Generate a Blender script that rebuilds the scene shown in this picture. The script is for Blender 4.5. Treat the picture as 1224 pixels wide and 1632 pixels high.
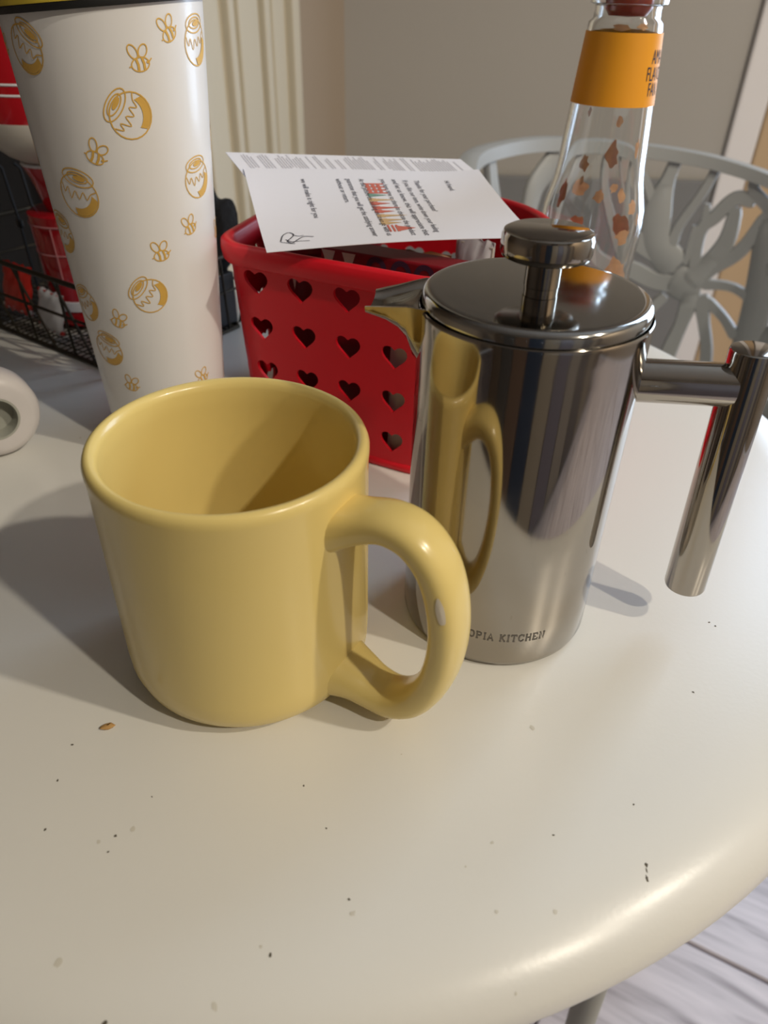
import bpy, bmesh, math, random
from mathutils import Vector, Matrix
random.seed(7)
for o in list(bpy.data.objects): bpy.data.objects.remove(o)
SC = bpy.context.scene
COL = SC.collection
R = math.radians

# ---------------------------------------------------------------- camera
cam = bpy.data.cameras.new('camera'); co = bpy.data.objects.new('camera', cam); COL.objects.link(co)
right = Vector((0.99967856, 0.01485718, 0.02054357))
up = Vector((-0.02535299, 0.58582445, 0.81004132))
fwd = Vector((0.0, 0.81030178, -0.58601282))
co.matrix_world = Matrix(((right.x, up.x, -fwd.x, 0), (right.y, up.y, -fwd.y, 0),
                          (right.z, up.z, -fwd.z, 0.2237), (0, 0, 0, 1)))
cam.sensor_fit = 'VERTICAL'; cam.sensor_height = 24.0; cam.sensor_width = 18.0
cam.lens = 24.0 * 1163.2 / 1632.0
cam.clip_start = 0.01; cam.clip_end = 50
cam.dof.use_dof = True; cam.dof.focus_distance = 0.30; cam.dof.aperture_fstop = 7.5
SC.camera = co

# ---------------------------------------------------------------- world, lights, exposure
w = bpy.data.worlds.new('world'); SC.world = w; w.use_nodes = True
w.node_tree.nodes['Background'].inputs[0].default_value = (0.75, 0.85, 1.0, 1)
w.node_tree.nodes['Background'].inputs[1].default_value = 1.0
SC.view_settings.view_transform = 'Standard'; SC.view_settings.look = 'None'
SC.view_settings.gamma = 1.0; SC.view_settings.use_curve_mapping = False
SC.view_settings.exposure = -0.2

def lamp(name, loc, power, col, rad):
    l = bpy.data.lights.new(name, 'SPOT'); l.spot_size = R(140); l.spot_blend = 0.25; l.energy = power; l.color = col; l.shadow_soft_size = rad
    o = bpy.data.objects.new(name, l); COL.objects.link(o); o.location = loc; return o
WARM = (1.0, 0.905, 0.75)
lamp('ceiling_lamp_light', (1.55, -0.34, 1.58), 80, WARM, 0.035)
lamp('ceiling_lamp_light', (1.25, -0.88, 1.55), 80, WARM, 0.035)
wl = bpy.data.lights.new('window_daylight', 'AREA'); wl.shape = 'RECTANGLE'; wl.size = 0.95; wl.size_y = 1.5
wl.energy = 40; wl.color = (0.60, 0.77, 1.0)
wo = bpy.data.objects.new('window_daylight', wl); COL.objects.link(wo)
wo.location = (1.36, 1.36, 0.55); wo.rotation_euler = (R(-90), 0, 0)

# ---------------------------------------------------------------- materials
MATS = {}
def mat(name, col, rough=0.5, metal=0.0, noise=0.0, nscale=30, bump=0.0, bscale=200, trans=0.0, ior=1.45,
        coat=0.0, spec=0.5, emit=None, rnoise=0.0, stretch=None, alpha=1.0):
    if name in MATS: return MATS[name]
    m = bpy.data.materials.new(name); m.use_nodes = True; nt = m.node_tree
    b = nt.nodes['Principled BSDF']
    b.inputs['Base Color'].default_value = (*col, 1); b.inputs['Roughness'].default_value = rough
    b.inputs['Metallic'].default_value = metal; b.inputs['IOR'].default_value = ior
    b.inputs['Transmission Weight'].default_value = trans; b.inputs['Coat Weight'].default_value = coat
    b.inputs['Specular IOR Level'].default_value = spec; b.inputs['Alpha'].default_value = alpha
    tc = nt.nodes.new('ShaderNodeTexCoord')
    vec = tc.outputs['Object']
    if stretch:
        mp = nt.nodes.new('ShaderNodeMapping'); mp.inputs['Scale'].default_value = stretch
        nt.links.new(vec, mp.inputs[0]); vec = mp.outputs[0]
    if noise > 0 or rnoise > 0:
        n = nt.nodes.new('ShaderNodeTexNoise'); n.inputs['Scale'].default_value = nscale
        n.inputs['Detail'].default_value = 4; nt.links.new(vec, n.inputs['Vector'])
        if noise > 0:
            r = nt.nodes.new('ShaderNodeMix'); r.data_type = 'RGBA'
            r.inputs[6].default_value = (*[c * (1 - noise) for c in col], 1)
            r.inputs[7].default_value = (*[min(1, c * (1 + noise)) for c in col], 1)
            nt.links.new(n.outputs[0], r.inputs[0]); nt.links.new(r.outputs[2], b.inputs['Base Color'])
        if rnoise > 0:
            q = nt.nodes.new('ShaderNodeMapRange'); q.inputs[1].default_value = 0.3; q.inputs[2].default_value = 0.7
            q.inputs[3].default_value = max(0.01, rough - rnoise); q.inputs[4].default_value = rough + rnoise
            nt.links.new(n.outputs[0], q.inputs[0]); nt.links.new(q.outputs[0], b.inputs['Roughness'])
    if bump > 0:
        n2 = nt.nodes.new('ShaderNodeTexNoise'); n2.inputs['Scale'].default_value = bscale
        nt.links.new(vec, n2.inputs['Vector'])
        bp = nt.nodes.new('ShaderNodeBump'); bp.inputs['Strength'].default_value = bump
        bp.inputs['Distance'].default_value = 0.001
        nt.links.new(n2.outputs[0], bp.inputs['Height']); nt.links.new(bp.outputs[0], b.inputs['Normal'])
    if emit:
        b.inputs['Emission Color'].default_value = (*emit[0], 1); b.inputs['Emission Strength'].default_value = emit[1]
    MATS[name] = m; return m

M_TABLE = mat('table_paint', (0.73, 0.715, 0.665), 0.29, noise=0.015, nscale=6, bump=0.03, bscale=500)
M_MUG = mat('yellow_glaze', (0.77, 0.60, 0.215), 0.24, noise=0.02, nscale=20, coat=0.15)
M_CHIP = mat('bare_ceramic', (0.72, 0.64, 0.50), 0.8)
M_STEEL = mat('polished_steel', (0.385, 0.35, 0.305), 0.085, metal=1, rnoise=0.045, nscale=26, noise=0.13)
M_LID = mat('lid_steel', (0.41, 0.40, 0.375), 0.10, metal=1, rnoise=0.04, nscale=30, noise=0.05)
M_STEELIN = mat('inner_steel', (0.50, 0.46, 0.38), 0.28, metal=1)
M_DARKGAP = mat('dark_gap', (0.02, 0.02, 0.02), 0.5)
M_ETCH = mat('etched_letters', (0.16, 0.145, 0.125), 0.5, metal=0.4)
M_RED = mat('red_plastic', (0.72, 0.009, 0.022), 0.38, bump=0.05, bscale=400)
M_WHITE = mat('tumbler_white', (0.80, 0.79, 0.78), 0.30, coat=0.1)
M_LIDY = mat('tumbler_lid_yellow', (0.66, 0.50, 0.05), 0.4)
M_BLACK = mat('black_rubber', (0.012, 0.012, 0.012), 0.5)
M_GOLD = mat('golden_print', (0.70, 0.42, 0.09), 0.5)
M_GOLDL = mat('pale_golden_print', (0.72, 0.55, 0.25), 0.5)
M_PAPER = mat('white_paper', (0.80, 0.80, 0.87), 0.7, bump=0.05, bscale=300)
M_INK = mat('ink', (0.05, 0.045, 0.06), 0.8)
M_INKG = mat('faded_ink', (0.58, 0.57, 0.62), 0.8)
M_INKR = mat('red_ink', (0.60, 0.16, 0.12), 0.8)
M_INKO = mat('ochre_ink', (0.62, 0.42, 0.22), 0.8)
M_INKT = mat('green_ink', (0.18, 0.32, 0.27), 0.8)
M_GLASS = mat('clear_glass', (0.97, 0.98, 0.98), 0.01, trans=1.0, ior=1.48)
M_ORANGE = mat('orange_label', (0.86, 0.36, 0.015), 0.55, noise=0.03, nscale=60)
M_SAUCE = mat('dried_sauce', (0.74, 0.40, 0.20), 0.5, noise=0.2, nscale=300)
M_REDPLUG = mat('red_sauce', (0.42, 0.05, 0.015), 0.35)
M_CHAIR = mat('chair_paint', (0.38, 0.39, 0.385), 0.42)
M_WALL = mat('wall_paint', (0.40, 0.375, 0.34), 0.8, noise=0.03, nscale=3)
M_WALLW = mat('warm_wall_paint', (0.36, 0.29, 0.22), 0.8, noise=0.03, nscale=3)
M_TRIM = mat('cream_trim', (0.58, 0.53, 0.42), 0.5)
M_TRIMW = mat('white_trim', (0.78, 0.75, 0.74), 0.45)
M_TAN = mat('tan_wood', (0.52, 0.37, 0.22), 0.5)
M_CEIL = mat('ceiling_paint', (0.55, 0.52, 0.47), 0.9)
M_DOOR = mat('dark_door', (0.035, 0.037, 0.042), 0.25)
M_WALLSHADE = mat('grey_wall_shade', (0.20, 0.20, 0.20), 0.6)  # shadow behind the chair put into the colour of a wall panel
M_WIRE = mat('bronze_wire', (0.035, 0.028, 0.018), 0.45, metal=0.6)
M_REDGL = mat('red_glaze', (0.42, 0.008, 0.015), 0.12, coat=0.4)
M_CREAM = mat('cream_glaze', (0.62, 0.59, 0.52), 0.3)
M_PINKL = mat('pink_line', (0.62, 0.25, 0.27), 0.5)
M_FOIL = mat('white_foil', (0.70, 0.70, 0.73), 0.25)
M_FOILR = mat('red_foil', (0.58, 0.03, 0.02), 0.2)
M_BROWN = mat('brown_wrap', (0.24, 0.09, 0.03), 0.5, noise=0.35, nscale=150)
M_MAROON = mat('maroon_wrap', (0.15, 0.006, 0.015), 0.35)
M_PURPLE = mat('purple_print', (0.06, 0.025, 0.06), 0.5)
M_CLIP = mat('chrome_clip', (0.6, 0.6, 0.6), 0.15, metal=1)
M_FUR = mat('black_plush', (0.004, 0.004, 0.005), 1.0, bump=0.6, bscale=900)
M_ROLL = mat('pale_tape', (0.62, 0.58, 0.56), 0.35, noise=0.06, nscale=60)
M_CORE = mat('grey_core', (0.36, 0.36, 0.31), 0.7)
M_STAIN = mat('dark_stain', (0.10, 0.085, 0.06), 0.8)
M_STAINL = mat('faint_stain', (0.60, 0.57, 0.49), 0.7)
M_CRUMB = mat('tan_crumb', (0.45, 0.26, 0.09), 0.8)

def wood_mat():
    m = bpy.data.materials.new('washed_planks'); m.use_nodes = True; nt = m.node_tree; b = nt.nodes['Principled BSDF']
    b.inputs['Roughness'].default_value = 0.45
    tc = nt.nodes.new('ShaderNodeTexCoord'); mp = nt.nodes.new('ShaderNodeMapping')
    mp.inputs['Scale'].default_value = (3, 26, 3)
    oi = nt.nodes.new('ShaderNodeObjectInfo')
    ad = nt.nodes.new('ShaderNodeVectorMath'); ad.operation = 'ADD'
    sc = nt.nodes.new('ShaderNodeVectorMath'); sc.operation = 'SCALE'; sc.inputs['Scale'].default_value = 7.3
    nt.links.new(oi.outputs['Location'], sc.inputs[0]); nt.links.new(tc.outputs['Object'], ad.inputs[0])
    nt.links.new(sc.outputs[0], ad.inputs[1]); nt.links.new(ad.outputs[0], mp.inputs[0])
    n = nt.nodes.new('ShaderNodeTexNoise'); n.inputs['Scale'].default_value = 1.6; n.inputs['Detail'].default_value = 8
    n.inputs['Distortion'].default_value = 1.2; nt.links.new(mp.outputs[0], n.inputs['Vector'])
    cr = nt.nodes.new('ShaderNodeValToRGB'); e = cr.color_ramp.elements
    e[0].position = 0.30; e[0].color = (0.30, 0.26, 0.27, 1); e[1].position = 0.52; e[1].color = (0.55, 0.50, 0.52, 1)
    x = e.new(0.70); x.color = (0.66, 0.60, 0.62, 1)
    nt.links.new(n.outputs[0], cr.inputs[0]); nt.links.new(cr.outputs[0], b.inputs['Base Color'])
    return m
M_WOOD = wood_mat()

# ---------------------------------------------------------------- mesh helpers
class MB:
    def __init__(s): s.v = []; s.f = []
    def add(s, v, f):
        n = len(s.v); s.v += [tuple(x) for x in v]; s.f += [tuple(i + n for i in q) for q in f]; return s
    def box(s, c, d, rz=0.0):
        cx, cy, cz = c; hx, hy, hz = d[0] / 2, d[1] / 2, d[2] / 2; ca, sa = math.cos(rz), math.sin(rz); v = []
        for z in (-hz, hz):
            for x, y in ((-hx, -hy), (hx, -hy), (hx, hy), (-hx, hy)):
                v.append((cx + x * ca - y * sa, cy + x * sa + y * ca, cz + z))
        return s.add(v, [(3, 2, 1, 0), (4, 5, 6, 7), (0, 1, 5, 4), (1, 2, 6, 5), (2, 3, 7, 6), (3, 0, 4, 7)])
    def lathe(s, prof, seg=64, c=(0, 0, 0), cap0=False, cap1=False):
        v = []; f = []
        for r, z in prof:
            for k in range(seg):
                a = 2 * math.pi * k / seg; v.append((c[0] + r * math.cos(a), c[1] + r * math.sin(a), c[2] + z))
        for i in range(len(prof) - 1):
            for k in range(seg):
                k2 = (k + 1) % seg
                f.append((i * seg + k, i * seg + k2, (i + 1) * seg + k2, (i + 1) * seg + k))
        if cap0: f.append(tuple(reversed(range(seg))))
        if cap1: f.append(tuple(range((len(prof) - 1) * seg, len(prof) * seg)))
        return s.add(v, f)
    def sweep(s, pts, sect, frames=None, closed=False, cap=True):
        """pts: list of Vector; sect(i)-> list of 2D (a,b); frames(i)->(A,B) vectors"""
        n = len(pts); v = []; f = []; m = None
        for i in range(n):
            A, B = frames(i); q = sect(i); m = len(q)
            for a, b in q: v.append(pts[i] + A * a + B * b)
        for i in range(n if closed else n - 1):
            j = (i + 1) % n
            for k in range(m):
                k2 = (k + 1) % m; f.append((i * m + k, i * m + k2, j * m + k2, j * m + k))
        if cap and not closed:
            f.append(tuple(reversed(range(m)))); f.append(tuple(range((n - 1) * m, n * m)))
        return s.add(v, f)
    def tube(s, pts, rad, seg=10, closed=False, cap=True):
        pts = [Vector(p) for p in pts]; n = len(pts)
        T = []
        for i in range(n):
            a = pts[(i - 1) % n] if (closed or i > 0) else pts[i]; b = pts[(i + 1) % n] if (closed or i < n - 1) else pts[i]
            T.append((b - a).normalized())
        ref = Vector((0, 0, 1)) if abs(T[0].z) < 0.9 else Vector((1, 0, 0))
        A = [None] * n; A[0] = (ref - T[0] * ref.dot(T[0])).normalized()
        for i in range(1, n):
            a = A[i - 1] - T[i] * A[i - 1].dot(T[i]); A[i] = a.normalized()
        rr = rad if callable(rad) else (lambda i: rad)
        circ = [(math.cos(2 * math.pi * k / seg), math.sin(2 * math.pi * k / seg)) for k in range(seg)]
        return s.sweep(pts, lambda i: [(x * rr(i), y * rr(i)) for x, y in circ], lambda i: (A[i], T[i].cross(A[i])), closed, cap)
    def build(s, name, m, parent=None, smooth=True, bevel=0.0, bseg=2, fix=True, auto=40):
        me = bpy.data.meshes.new(name); me.from_pydata(s.v, [], s.f); me.update()
        if fix:
            bm = bmesh.new(); bm.from_mesh(me); bmesh.ops.recalc_face_normals(bm, faces=bm.faces); bm.to_mesh(me); bm.free()
        if smooth:
            for p in me.polygons: p.use_smooth = True
            try: me.set_sharp_from_angle(angle=R(auto))
            except Exception: pass
        me.materials.append(m)
        o = bpy.data.objects.new(name, me); COL.objects.link(o)
        if bevel > 0:
            b = o.modifiers.new('bevel', 'BEVEL'); b.width = bevel; b.segments = bseg; b.limit_method = 'ANGLE'
        if parent: o.parent = parent
        return o
def thing(name, label, cat, loc=(0, 0, 0), rz=0.0, group=None):
    o = bpy.data.objects.new(name, None); o.empty_display_size = 0.02; COL.objects.link(o)
    o.location = loc; o.rotation_euler = (0, 0, rz); return tag(o, label, cat, group)
def tag(o, label, cat, group=None):
    o['label'] = label; o['category'] = cat
    if group: o['group'] = group
    return o
def struct(o): o['kind'] = 'structure'; return o
def catmull(pts, n=8, closed=False):
    pts = [Vector(p) for p in pts]; out = []; m = len(pts)
    for i in range(m if closed else m - 1):
        if closed: p0, p1, p2, p3 = pts[i - 1], pts[i], pts[(i + 1) % m], pts[(i + 2) % m]
        else:
            p1, p2 = pts[i], pts[i + 1]; p0 = pts[i - 1] if i > 0 else p1 * 2 - p2; p3 = pts[i + 2] if i + 2 < m else p2 * 2 - p1
        for k in range(n):
            t = k / n
            out.append(0.5 * ((2 * p1) + (p2 - p0) * t + (2 * p0 - 5 * p1 + 4 * p2 - p3) * t * t + (3 * p1 - p0 - 3 * p2 + p3) * t ** 3))
    if not closed: out.append(pts[-1])
    return out
def stroke2(mb, pts, wd, mp, closed=False):
    n = len(pts); L = []
    for i in range(n):
        a = pts[(i - 1) % n] if (closed or i > 0) else pts[i]; b = pts[(i + 1) % n] if (closed or i < n - 1) else pts[i]
        dx, dy = b[0] - a[0], b[1] - a[1]; l = math.hypot(dx, dy) or 1
        wi = wd[i] if isinstance(wd, (list, tuple)) else wd
        nx, ny = -dy / l * wi / 2, dx / l * wi / 2
        L += [mp(pts[i][0] + nx, pts[i][1] + ny), mp(pts[i][0] - nx, pts[i][1] - ny)]
    f = [(2 * i, 2 * i + 1, 2 * ((i + 1) % n) + 1, 2 * ((i + 1) % n)) for i in range(n if closed else n - 1)]
    mb.add(L, f)
def fill2(mb, pts, mp):
    c = (sum(p[0] for p in pts) / len(pts), sum(p[1] for p in pts) / len(pts)); n = len(pts)
    mb.add([mp(*c)] + [mp(*p) for p in pts], [(0, i + 1, (i + 1) % n + 1) for i in range(n)])
def ell(cx, cy, a, b, rot=0, n=24, a0=0, a1=2 * math.pi, end=False):
    out = []
    for k in range(n + (1 if end else 0)):
        t = a0 + (a1 - a0) * k / n; x, y = a * math.cos(t), b * math.sin(t)
        out.append((cx + x * math.cos(rot) - y * math.sin(rot), cy + x * math.sin(rot) + y * math.cos(rot)))
    return out
def text2(body, size, align='LEFT', squash=1.0):
    cu = bpy.data.curves.new('t', 'FONT'); cu.body = body; cu.size = size; cu.align_x = align; cu.resolution_u = 2
    ob = bpy.data.objects.new('t', cu); COL.objects.link(ob)
    dg = bpy.context.evaluated_depsgraph_get(); dg.update()
    me = ob.evaluated_get(dg).to_mesh()
    v = [(p.co.x * squash, p.co.y) for p in me.vertices]; f = [tuple(p.vertices) for p in me.polygons]
    ob.evaluated_get(dg).to_mesh_clear(); bpy.data.objects.remove(ob); bpy.data.curves.remove(cu)
    return v, f

# ================================================================ the room
FZ = -0.73; CZ = 1.68
X0, X1, Y0, Y1 = -1.75, 2.1, -2.1, 1.4
floor = struct(MB().box(((X0 + X1) / 2, (Y0 + Y1) / 2, FZ - 0.035), (X1 - X0, Y1 - Y0, 0.05)).build('floor', M_WOOD, smooth=False))
pl = MB().box((0, 0, 0), (0.90, 0.186, 0.010)).build('plank', M_WOOD, floor, smooth=False, bevel=0.002, bseg=1)
PA = R(-28); first = True
ux, uy = math.cos(PA), math.sin(PA); base = Vector((0.43, 0.405)) + Vector((-uy, ux)) * 0.0947
for j in range(-14, 14):
    for i in range(-4, 5):
        off = ((j * 37) % 10) / 10 * 0.9
        c = base + Vector((ux, uy)) * (i * 0.903 + off) + Vector((-uy, ux)) * (j * 0.1895)
        ok = all(X0 + .02 < c.x + a * .45 * ux - b * .093 * uy < X1 - .02 and Y0 + .02 < c.y + a * .45 * uy + b * .093 * ux < Y1 - .03
                 for a in (-1, 1) for b in (-1, 1))
        if not ok: continue
        o = pl if first else pl.copy()
        if not first: COL.objects.link(o); o.parent = floor
        first = False
        o.location = (c.x, c.y, FZ - 0.005); o.rotation_euler = (0, 0, PA)
struct(MB().box(((X0 + X1) / 2, (Y0 + Y1) / 2, CZ + 0.02), (X1 - X0 + .2, Y1 - Y0 + .2, 0.04)).build('ceiling', M_CEIL, smooth=False))
HZ = (FZ + CZ) / 2; HH = CZ - FZ
WX0, WX1, WZ0, WZ1 = 0.85, 1.87, -0.25, 1.35      # window opening, right of the frame
wr = MB()
wr.box(((X0 + WX0) / 2, Y1 + .03, HZ), (WX0 - X0, .06, HH)); wr.box(((WX1 + X1) / 2, Y1 + .03, HZ), (X1 - WX1, .06, HH))
wr.box(((WX0 + WX1) / 2, Y1 + .03, (FZ + WZ0) / 2), (WX1 - WX0, .06, WZ0 - FZ)); wr.box(((WX0 + WX1) / 2, Y1 + .03, (CZ + WZ1) / 2), (WX1 - WX0, .06, CZ - WZ1))
struct(wr.build('wall_back', M_WALL, smooth=False))
struct(MB().box((X1 + 0.03, (Y0 + Y1) / 2, HZ), (0.06, Y1 - Y0, HH)).build('wall_right', M_WALLW, smooth=False))
wn = bpy.data.objects.new('window_1', None); COL.objects.link(wn); wn.location = (0, Y1 + .03, 0); struct(wn)
fr = MB()
for x in (WX0 + .02, (WX0 + WX1) / 2, WX1 - .02): fr.box((x, 0, (WZ0 + WZ1) / 2), (.04, .05, WZ1 - WZ0))
for z in (WZ0 + .02, WZ1 - .02): fr.box(((WX0 + WX1) / 2, 0, z), (WX1 - WX0, .05, .04))
fr.build('window_frame', M_TRIMW, wn, smooth=False)
for k in (0, 1):
    a = WX0 + .04 + k * (WX1 - WX0) / 2; b = a + (WX1 - WX0) / 2 - .06
    MB().box(((a + b) / 2, 0, (WZ0 + WZ1) / 2), (b - a, .004, WZ1 - WZ0 - .08)).build('pane', M_GLASS, wn, smooth=False)
struct(MB().box(((X0 + X1) / 2, Y0 - 0.03, HZ), (X1 - X0, 0.06, HH)).build('wall_front', M_WALLW, smooth=False))
struct(MB().box((X0 - 0.03, (Y0 + Y1) / 2, HZ), (0.06, Y1 - Y0, HH)).build('wall_left', M_WALLW, smooth=False))
# partition with fluted casing (beside the tumbler)
Pc = Vector((-0.083, 1.40)); Pd = Vector((-0.322, -0.947)).normalized()
def along(t, out): n = Vector((-Pd.y, Pd.x)); n = n if n.x > 0 else -n; return Pc + Pd * t + n * out
pa = math.atan2(Pd.y, Pd.x)
pm = along(0.27, -0.04)
struct(MB().box((pm.x, pm.y, HZ), (0.54, 0.08, HH), pa).build('wall_partition', M_WALLW, smooth=False))
tr = MB()
for t, wd, dp in [(0.345, .27, .010), (0.222, .022, .022), (0.262, .030, .014), (0.302, .016, .020), (0.345, .05, .016), (.395, .014, .021), (.435, .040, .014), (.470, .016, .026)]:
    c = along(t, dp / 2); tr.box((c.x, c.y, HZ), (wd, dp, HH - .002), pa)
struct(tr.build('trim_1', M_TRIM, smooth=False, bevel=0.003))
# dark door slab standing left of the casing
dr = bpy.data.objects.new('door_1', None); COL.objects.link(dr); dr.location = (-0.62, 1.16, FZ); struct(dr)
MB().box((0, 0, 1.02), (0.70, .04, 2.04)).build('door_panel', M_DOOR, dr, smooth=False)
MB().tube([(0.28, -.02, .95), (0.28, -.06, .95), (0.20, -.065, .95)], .008).build('door_handle', M_CLIP, dr)
# grey panel standing in for shade on the lower wall, white casing with tan jamb
struct(MB().box((0.245, Y1 - .006, (FZ - .045) / 2), (0.640, .010, -.045 - FZ)).build('wall_shade_panel', M_WALLSHADE, smooth=False, bevel=.002))
t3 = MB().box((0.597, Y1 - .005, HZ), (.050, .010, HH - .002)); struct(t3.build('trim_3', M_TRIMW, smooth=False, bevel=.004))
struct(MB().box((0.655, Y1 - .006, HZ), (.066, .012, HH - .002)).build('trim_4', M_TAN, smooth=False, bevel=.004))
struct(MB().box((0.730, Y1 - .012, HZ), (.070, .022, HH - .002)).build('trim_5', M_TRIMW, smooth=False, bevel=.004))
d2 = bpy.data.objects.new('door_2', None); COL.objects.link(d2); d2.location = (0.35, Y0 + .03, FZ); struct(d2)
M_DBLUE = mat('navy_door', (0.03, 0.045, 0.07), 0.4); M_BRD = mat('brown_casing', (0.17, 0.09, 0.04), 0.5)
MB().box((0, 0, 1.02), (0.5, .04, 2.04)).build('door_panel', M_DBLUE, d2, smooth=False)
cs = MB(); cs.box((-.30, .005, 1.05), (.10, .05, 2.1)); cs.box((.30, .005, 1.05), (.10, .05, 2.1)); cs.box((0, .005, 2.09), (.7, .05, .10))
cs.build('door_casing', M_BRD, d2, smooth=False)

# made-up cabinet behind the camera, added to shape the reflections in the steel
cab = thing('added_cabinet', 'made-up brown panelled cabinet added for the reflections in the polished press', 'cabinet', (0.35, -0.95, FZ))
MB().box((0, 0, .66), (2.6, .30, 1.32)).build('carcass', mat('added_carcass', (.10, .07, .045), .45), cab, smooth=False, bevel=.004)
CC = [(.16, .11, .07), (.10, .085, .07), (.17, .10, .06), (.03, .04, .06), (.30, .23, .15), (.15, .12, .125), (.24, .19, .14), (.11, .085, .07), (.20, .15, .10), (.14, .10, .07)]  # door colours picked for the upright streaks mirrored in the press
for k in range(10):
    d_ = MB().box((-1.17 + .26 * k, .158, .66), (.25, .016, 1.27)).build('door', mat('added_door_%d' % k, CC[k], .4), cab, smooth=False, bevel=.003)
    MB().tube([(-1.08 + .26 * k, .167, .72), (-1.08 + .26 * k, .18, .72), (-1.08 + .26 * k, .18, .84), (-1.08 + .26 * k, .167, .84)], .005).build('handle', M_CLIP, d_)
# ================================================================ table
TX, TY, TR = -0.0569, 0.3897, 0.322
table = thing('round_table', 'round off-white painted table with a rolled edge', 'table', (TX, TY, 0))
prof = [(0.0, 0.0), (TR - .040, 0.0), (TR - .030, -.0004), (TR - .021, -.0016), (TR - .0130, -.0038), (TR - .0065, -.0073), (TR - .0020, -.0118), (TR, -.017),
        (TR - .0012, -.0225), (TR - .005, -.0265), (TR - .010, -.028), (TR - .016, -.027), (TR - .018, -.020), (0.0, -.018)]
top = MB().lathe(prof, 160).build('tabletop', M_TABLE, table, auto=80)
for k in range(4):
    a = R(-36.5 + 90 * k); ca, sa = math.cos(a), math.sin(a)
    MB().tube([(.255 * ca, .255 * sa, -.019), (.262 * ca, .262 * sa, -.2), (.285 * ca, .285 * sa, FZ)], lambda i: (.0115, .011, .009)[i], 14).build('leg', mat('leg_paint', (0.36, 0.36, 0.31), 0.45), table)
MB().lathe([(.25, -.030), (.262, -.030), (.262, -.0185), (.25, -.0185), (.25, -.030)], 60).build('apron_ring', M_TABLE, table)
# marks on the paint
TPROF = prof[:8]
def topz(x, y):
    d = math.hypot(x - TX, y - TY)
    for (ra, za), (rb, zb) in zip(TPROF, TPROF[1:]):
        if ra <= d <= rb: return za + (zb - za) * (d - ra) / (rb - ra)
    return 0.0
def blot(x, y, r, m, el=1.0, rot=0.0, seed=0):
    rnd = random.Random(seed); n = 10; b = MB(); pts = []
    for k in range(n):
        t = 2 * math.pi * k / n; q = r * rnd.uniform(.65, 1.25)
        px, py = q * math.cos(t) * el, q * math.sin(t); pts.append((px * math.cos(rot) - py * math.sin(rot), px * math.sin(rot) + py * math.cos(rot)))
    b.add([(x, y, topz(x, y) + .00012)] + [(x + p, y + q, topz(x + p, y + q) + .00006) for p, q in pts], [(0, i + 1, (i + 1) % n + 1) for i in range(n)])
    o = b.build('stain', m, table); o.location = (-TX, -TY, 0); return o
SP = [(-0.1099, 0.1618, .0005, 0), (-0.1096, 0.1473, .0005, 0), (-0.0758, 0.142, .0003, 0), (-0.0837, 0.1279, .0006, 0), (-0.0787, 0.1302, .0016, 1),
      (-0.0884, 0.1257, .0010, 1), (-0.0844, 0.1225, .0004, 0), (-0.1069, 0.1294, .0006, 0), (-0.0076, 0.1097, .0005, 0), (-0.0063, 0.1057, .0014, 1),
      (-0.0292, 0.094, .0006, 0), (-0.0322, 0.0961, .0008, 1), (-0.0887, 0.0909, .0020, 1), (0.0548, 0.1085, .0012, 1), (0.0368, 0.1077, .001, 1),
      (0.0377, 0.1288, .0009, 1), (0.0573, 0.1743, .0018, 1), (0.0579, 0.1319, .0004, 0), (0.041, 0.0886, .0007, 1),
      (-0.0428, 0.0818, .0016, 1), (-0.072, 0.0778, .0007, 0), (-0.2095, 0.3801, .0010, 1), (-0.1827, 0.377, .0012, 1),
      (0.1436, 0.2329, .0005, 0), (0.1456, 0.2307, .0005, 0), (0.1237, 0.1934, .0005, 0), (0.0085, 0.1613, .0005, 1), (-0.0252, 0.1477, .0004, 0),
      (-0.0162, 0.1323, .0004, 0), (0.0872, 0.1438, .0004, 0), (0.0284, 0.1207, .0006, 1)]
for i, (x, y, r, k) in enumerate(SP): blot(x, y, r * (.55 if k else .8), M_STAINL if k else M_STAIN, 1.3, i * 1.1, i)
for k, (x, y, r, e) in enumerate([(0.0864, 0.1238, .0006, 1.2), (.0861, .1222, .00022, 3.5), (.0857, .1198, .0004, 2.4)]): blot(x, y, r, M_STAIN, e, 1.7, 50 + k)
cb = MB(); rnd = random.Random(3)
cb.lathe([(.0001, 0), (.0018, .0002), (.0020, .0007), (.0012, .0013), (.0001, .0014)], 9)
cb.v = [(x * 1.35 + rnd.uniform(-.0003, .0003), y * .8 + rnd.uniform(-.0003, .0003), z) for x, y, z in cb.v]
cr = cb.build('crumb', M_CRUMB); cr.location = (-0.0995, 0.1695, 0.0002); cr.rotation_euler = (0, 0, .3)
tag(cr, 'small tan crumb on the table in front of the yellow mug', 'crumb')

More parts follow.
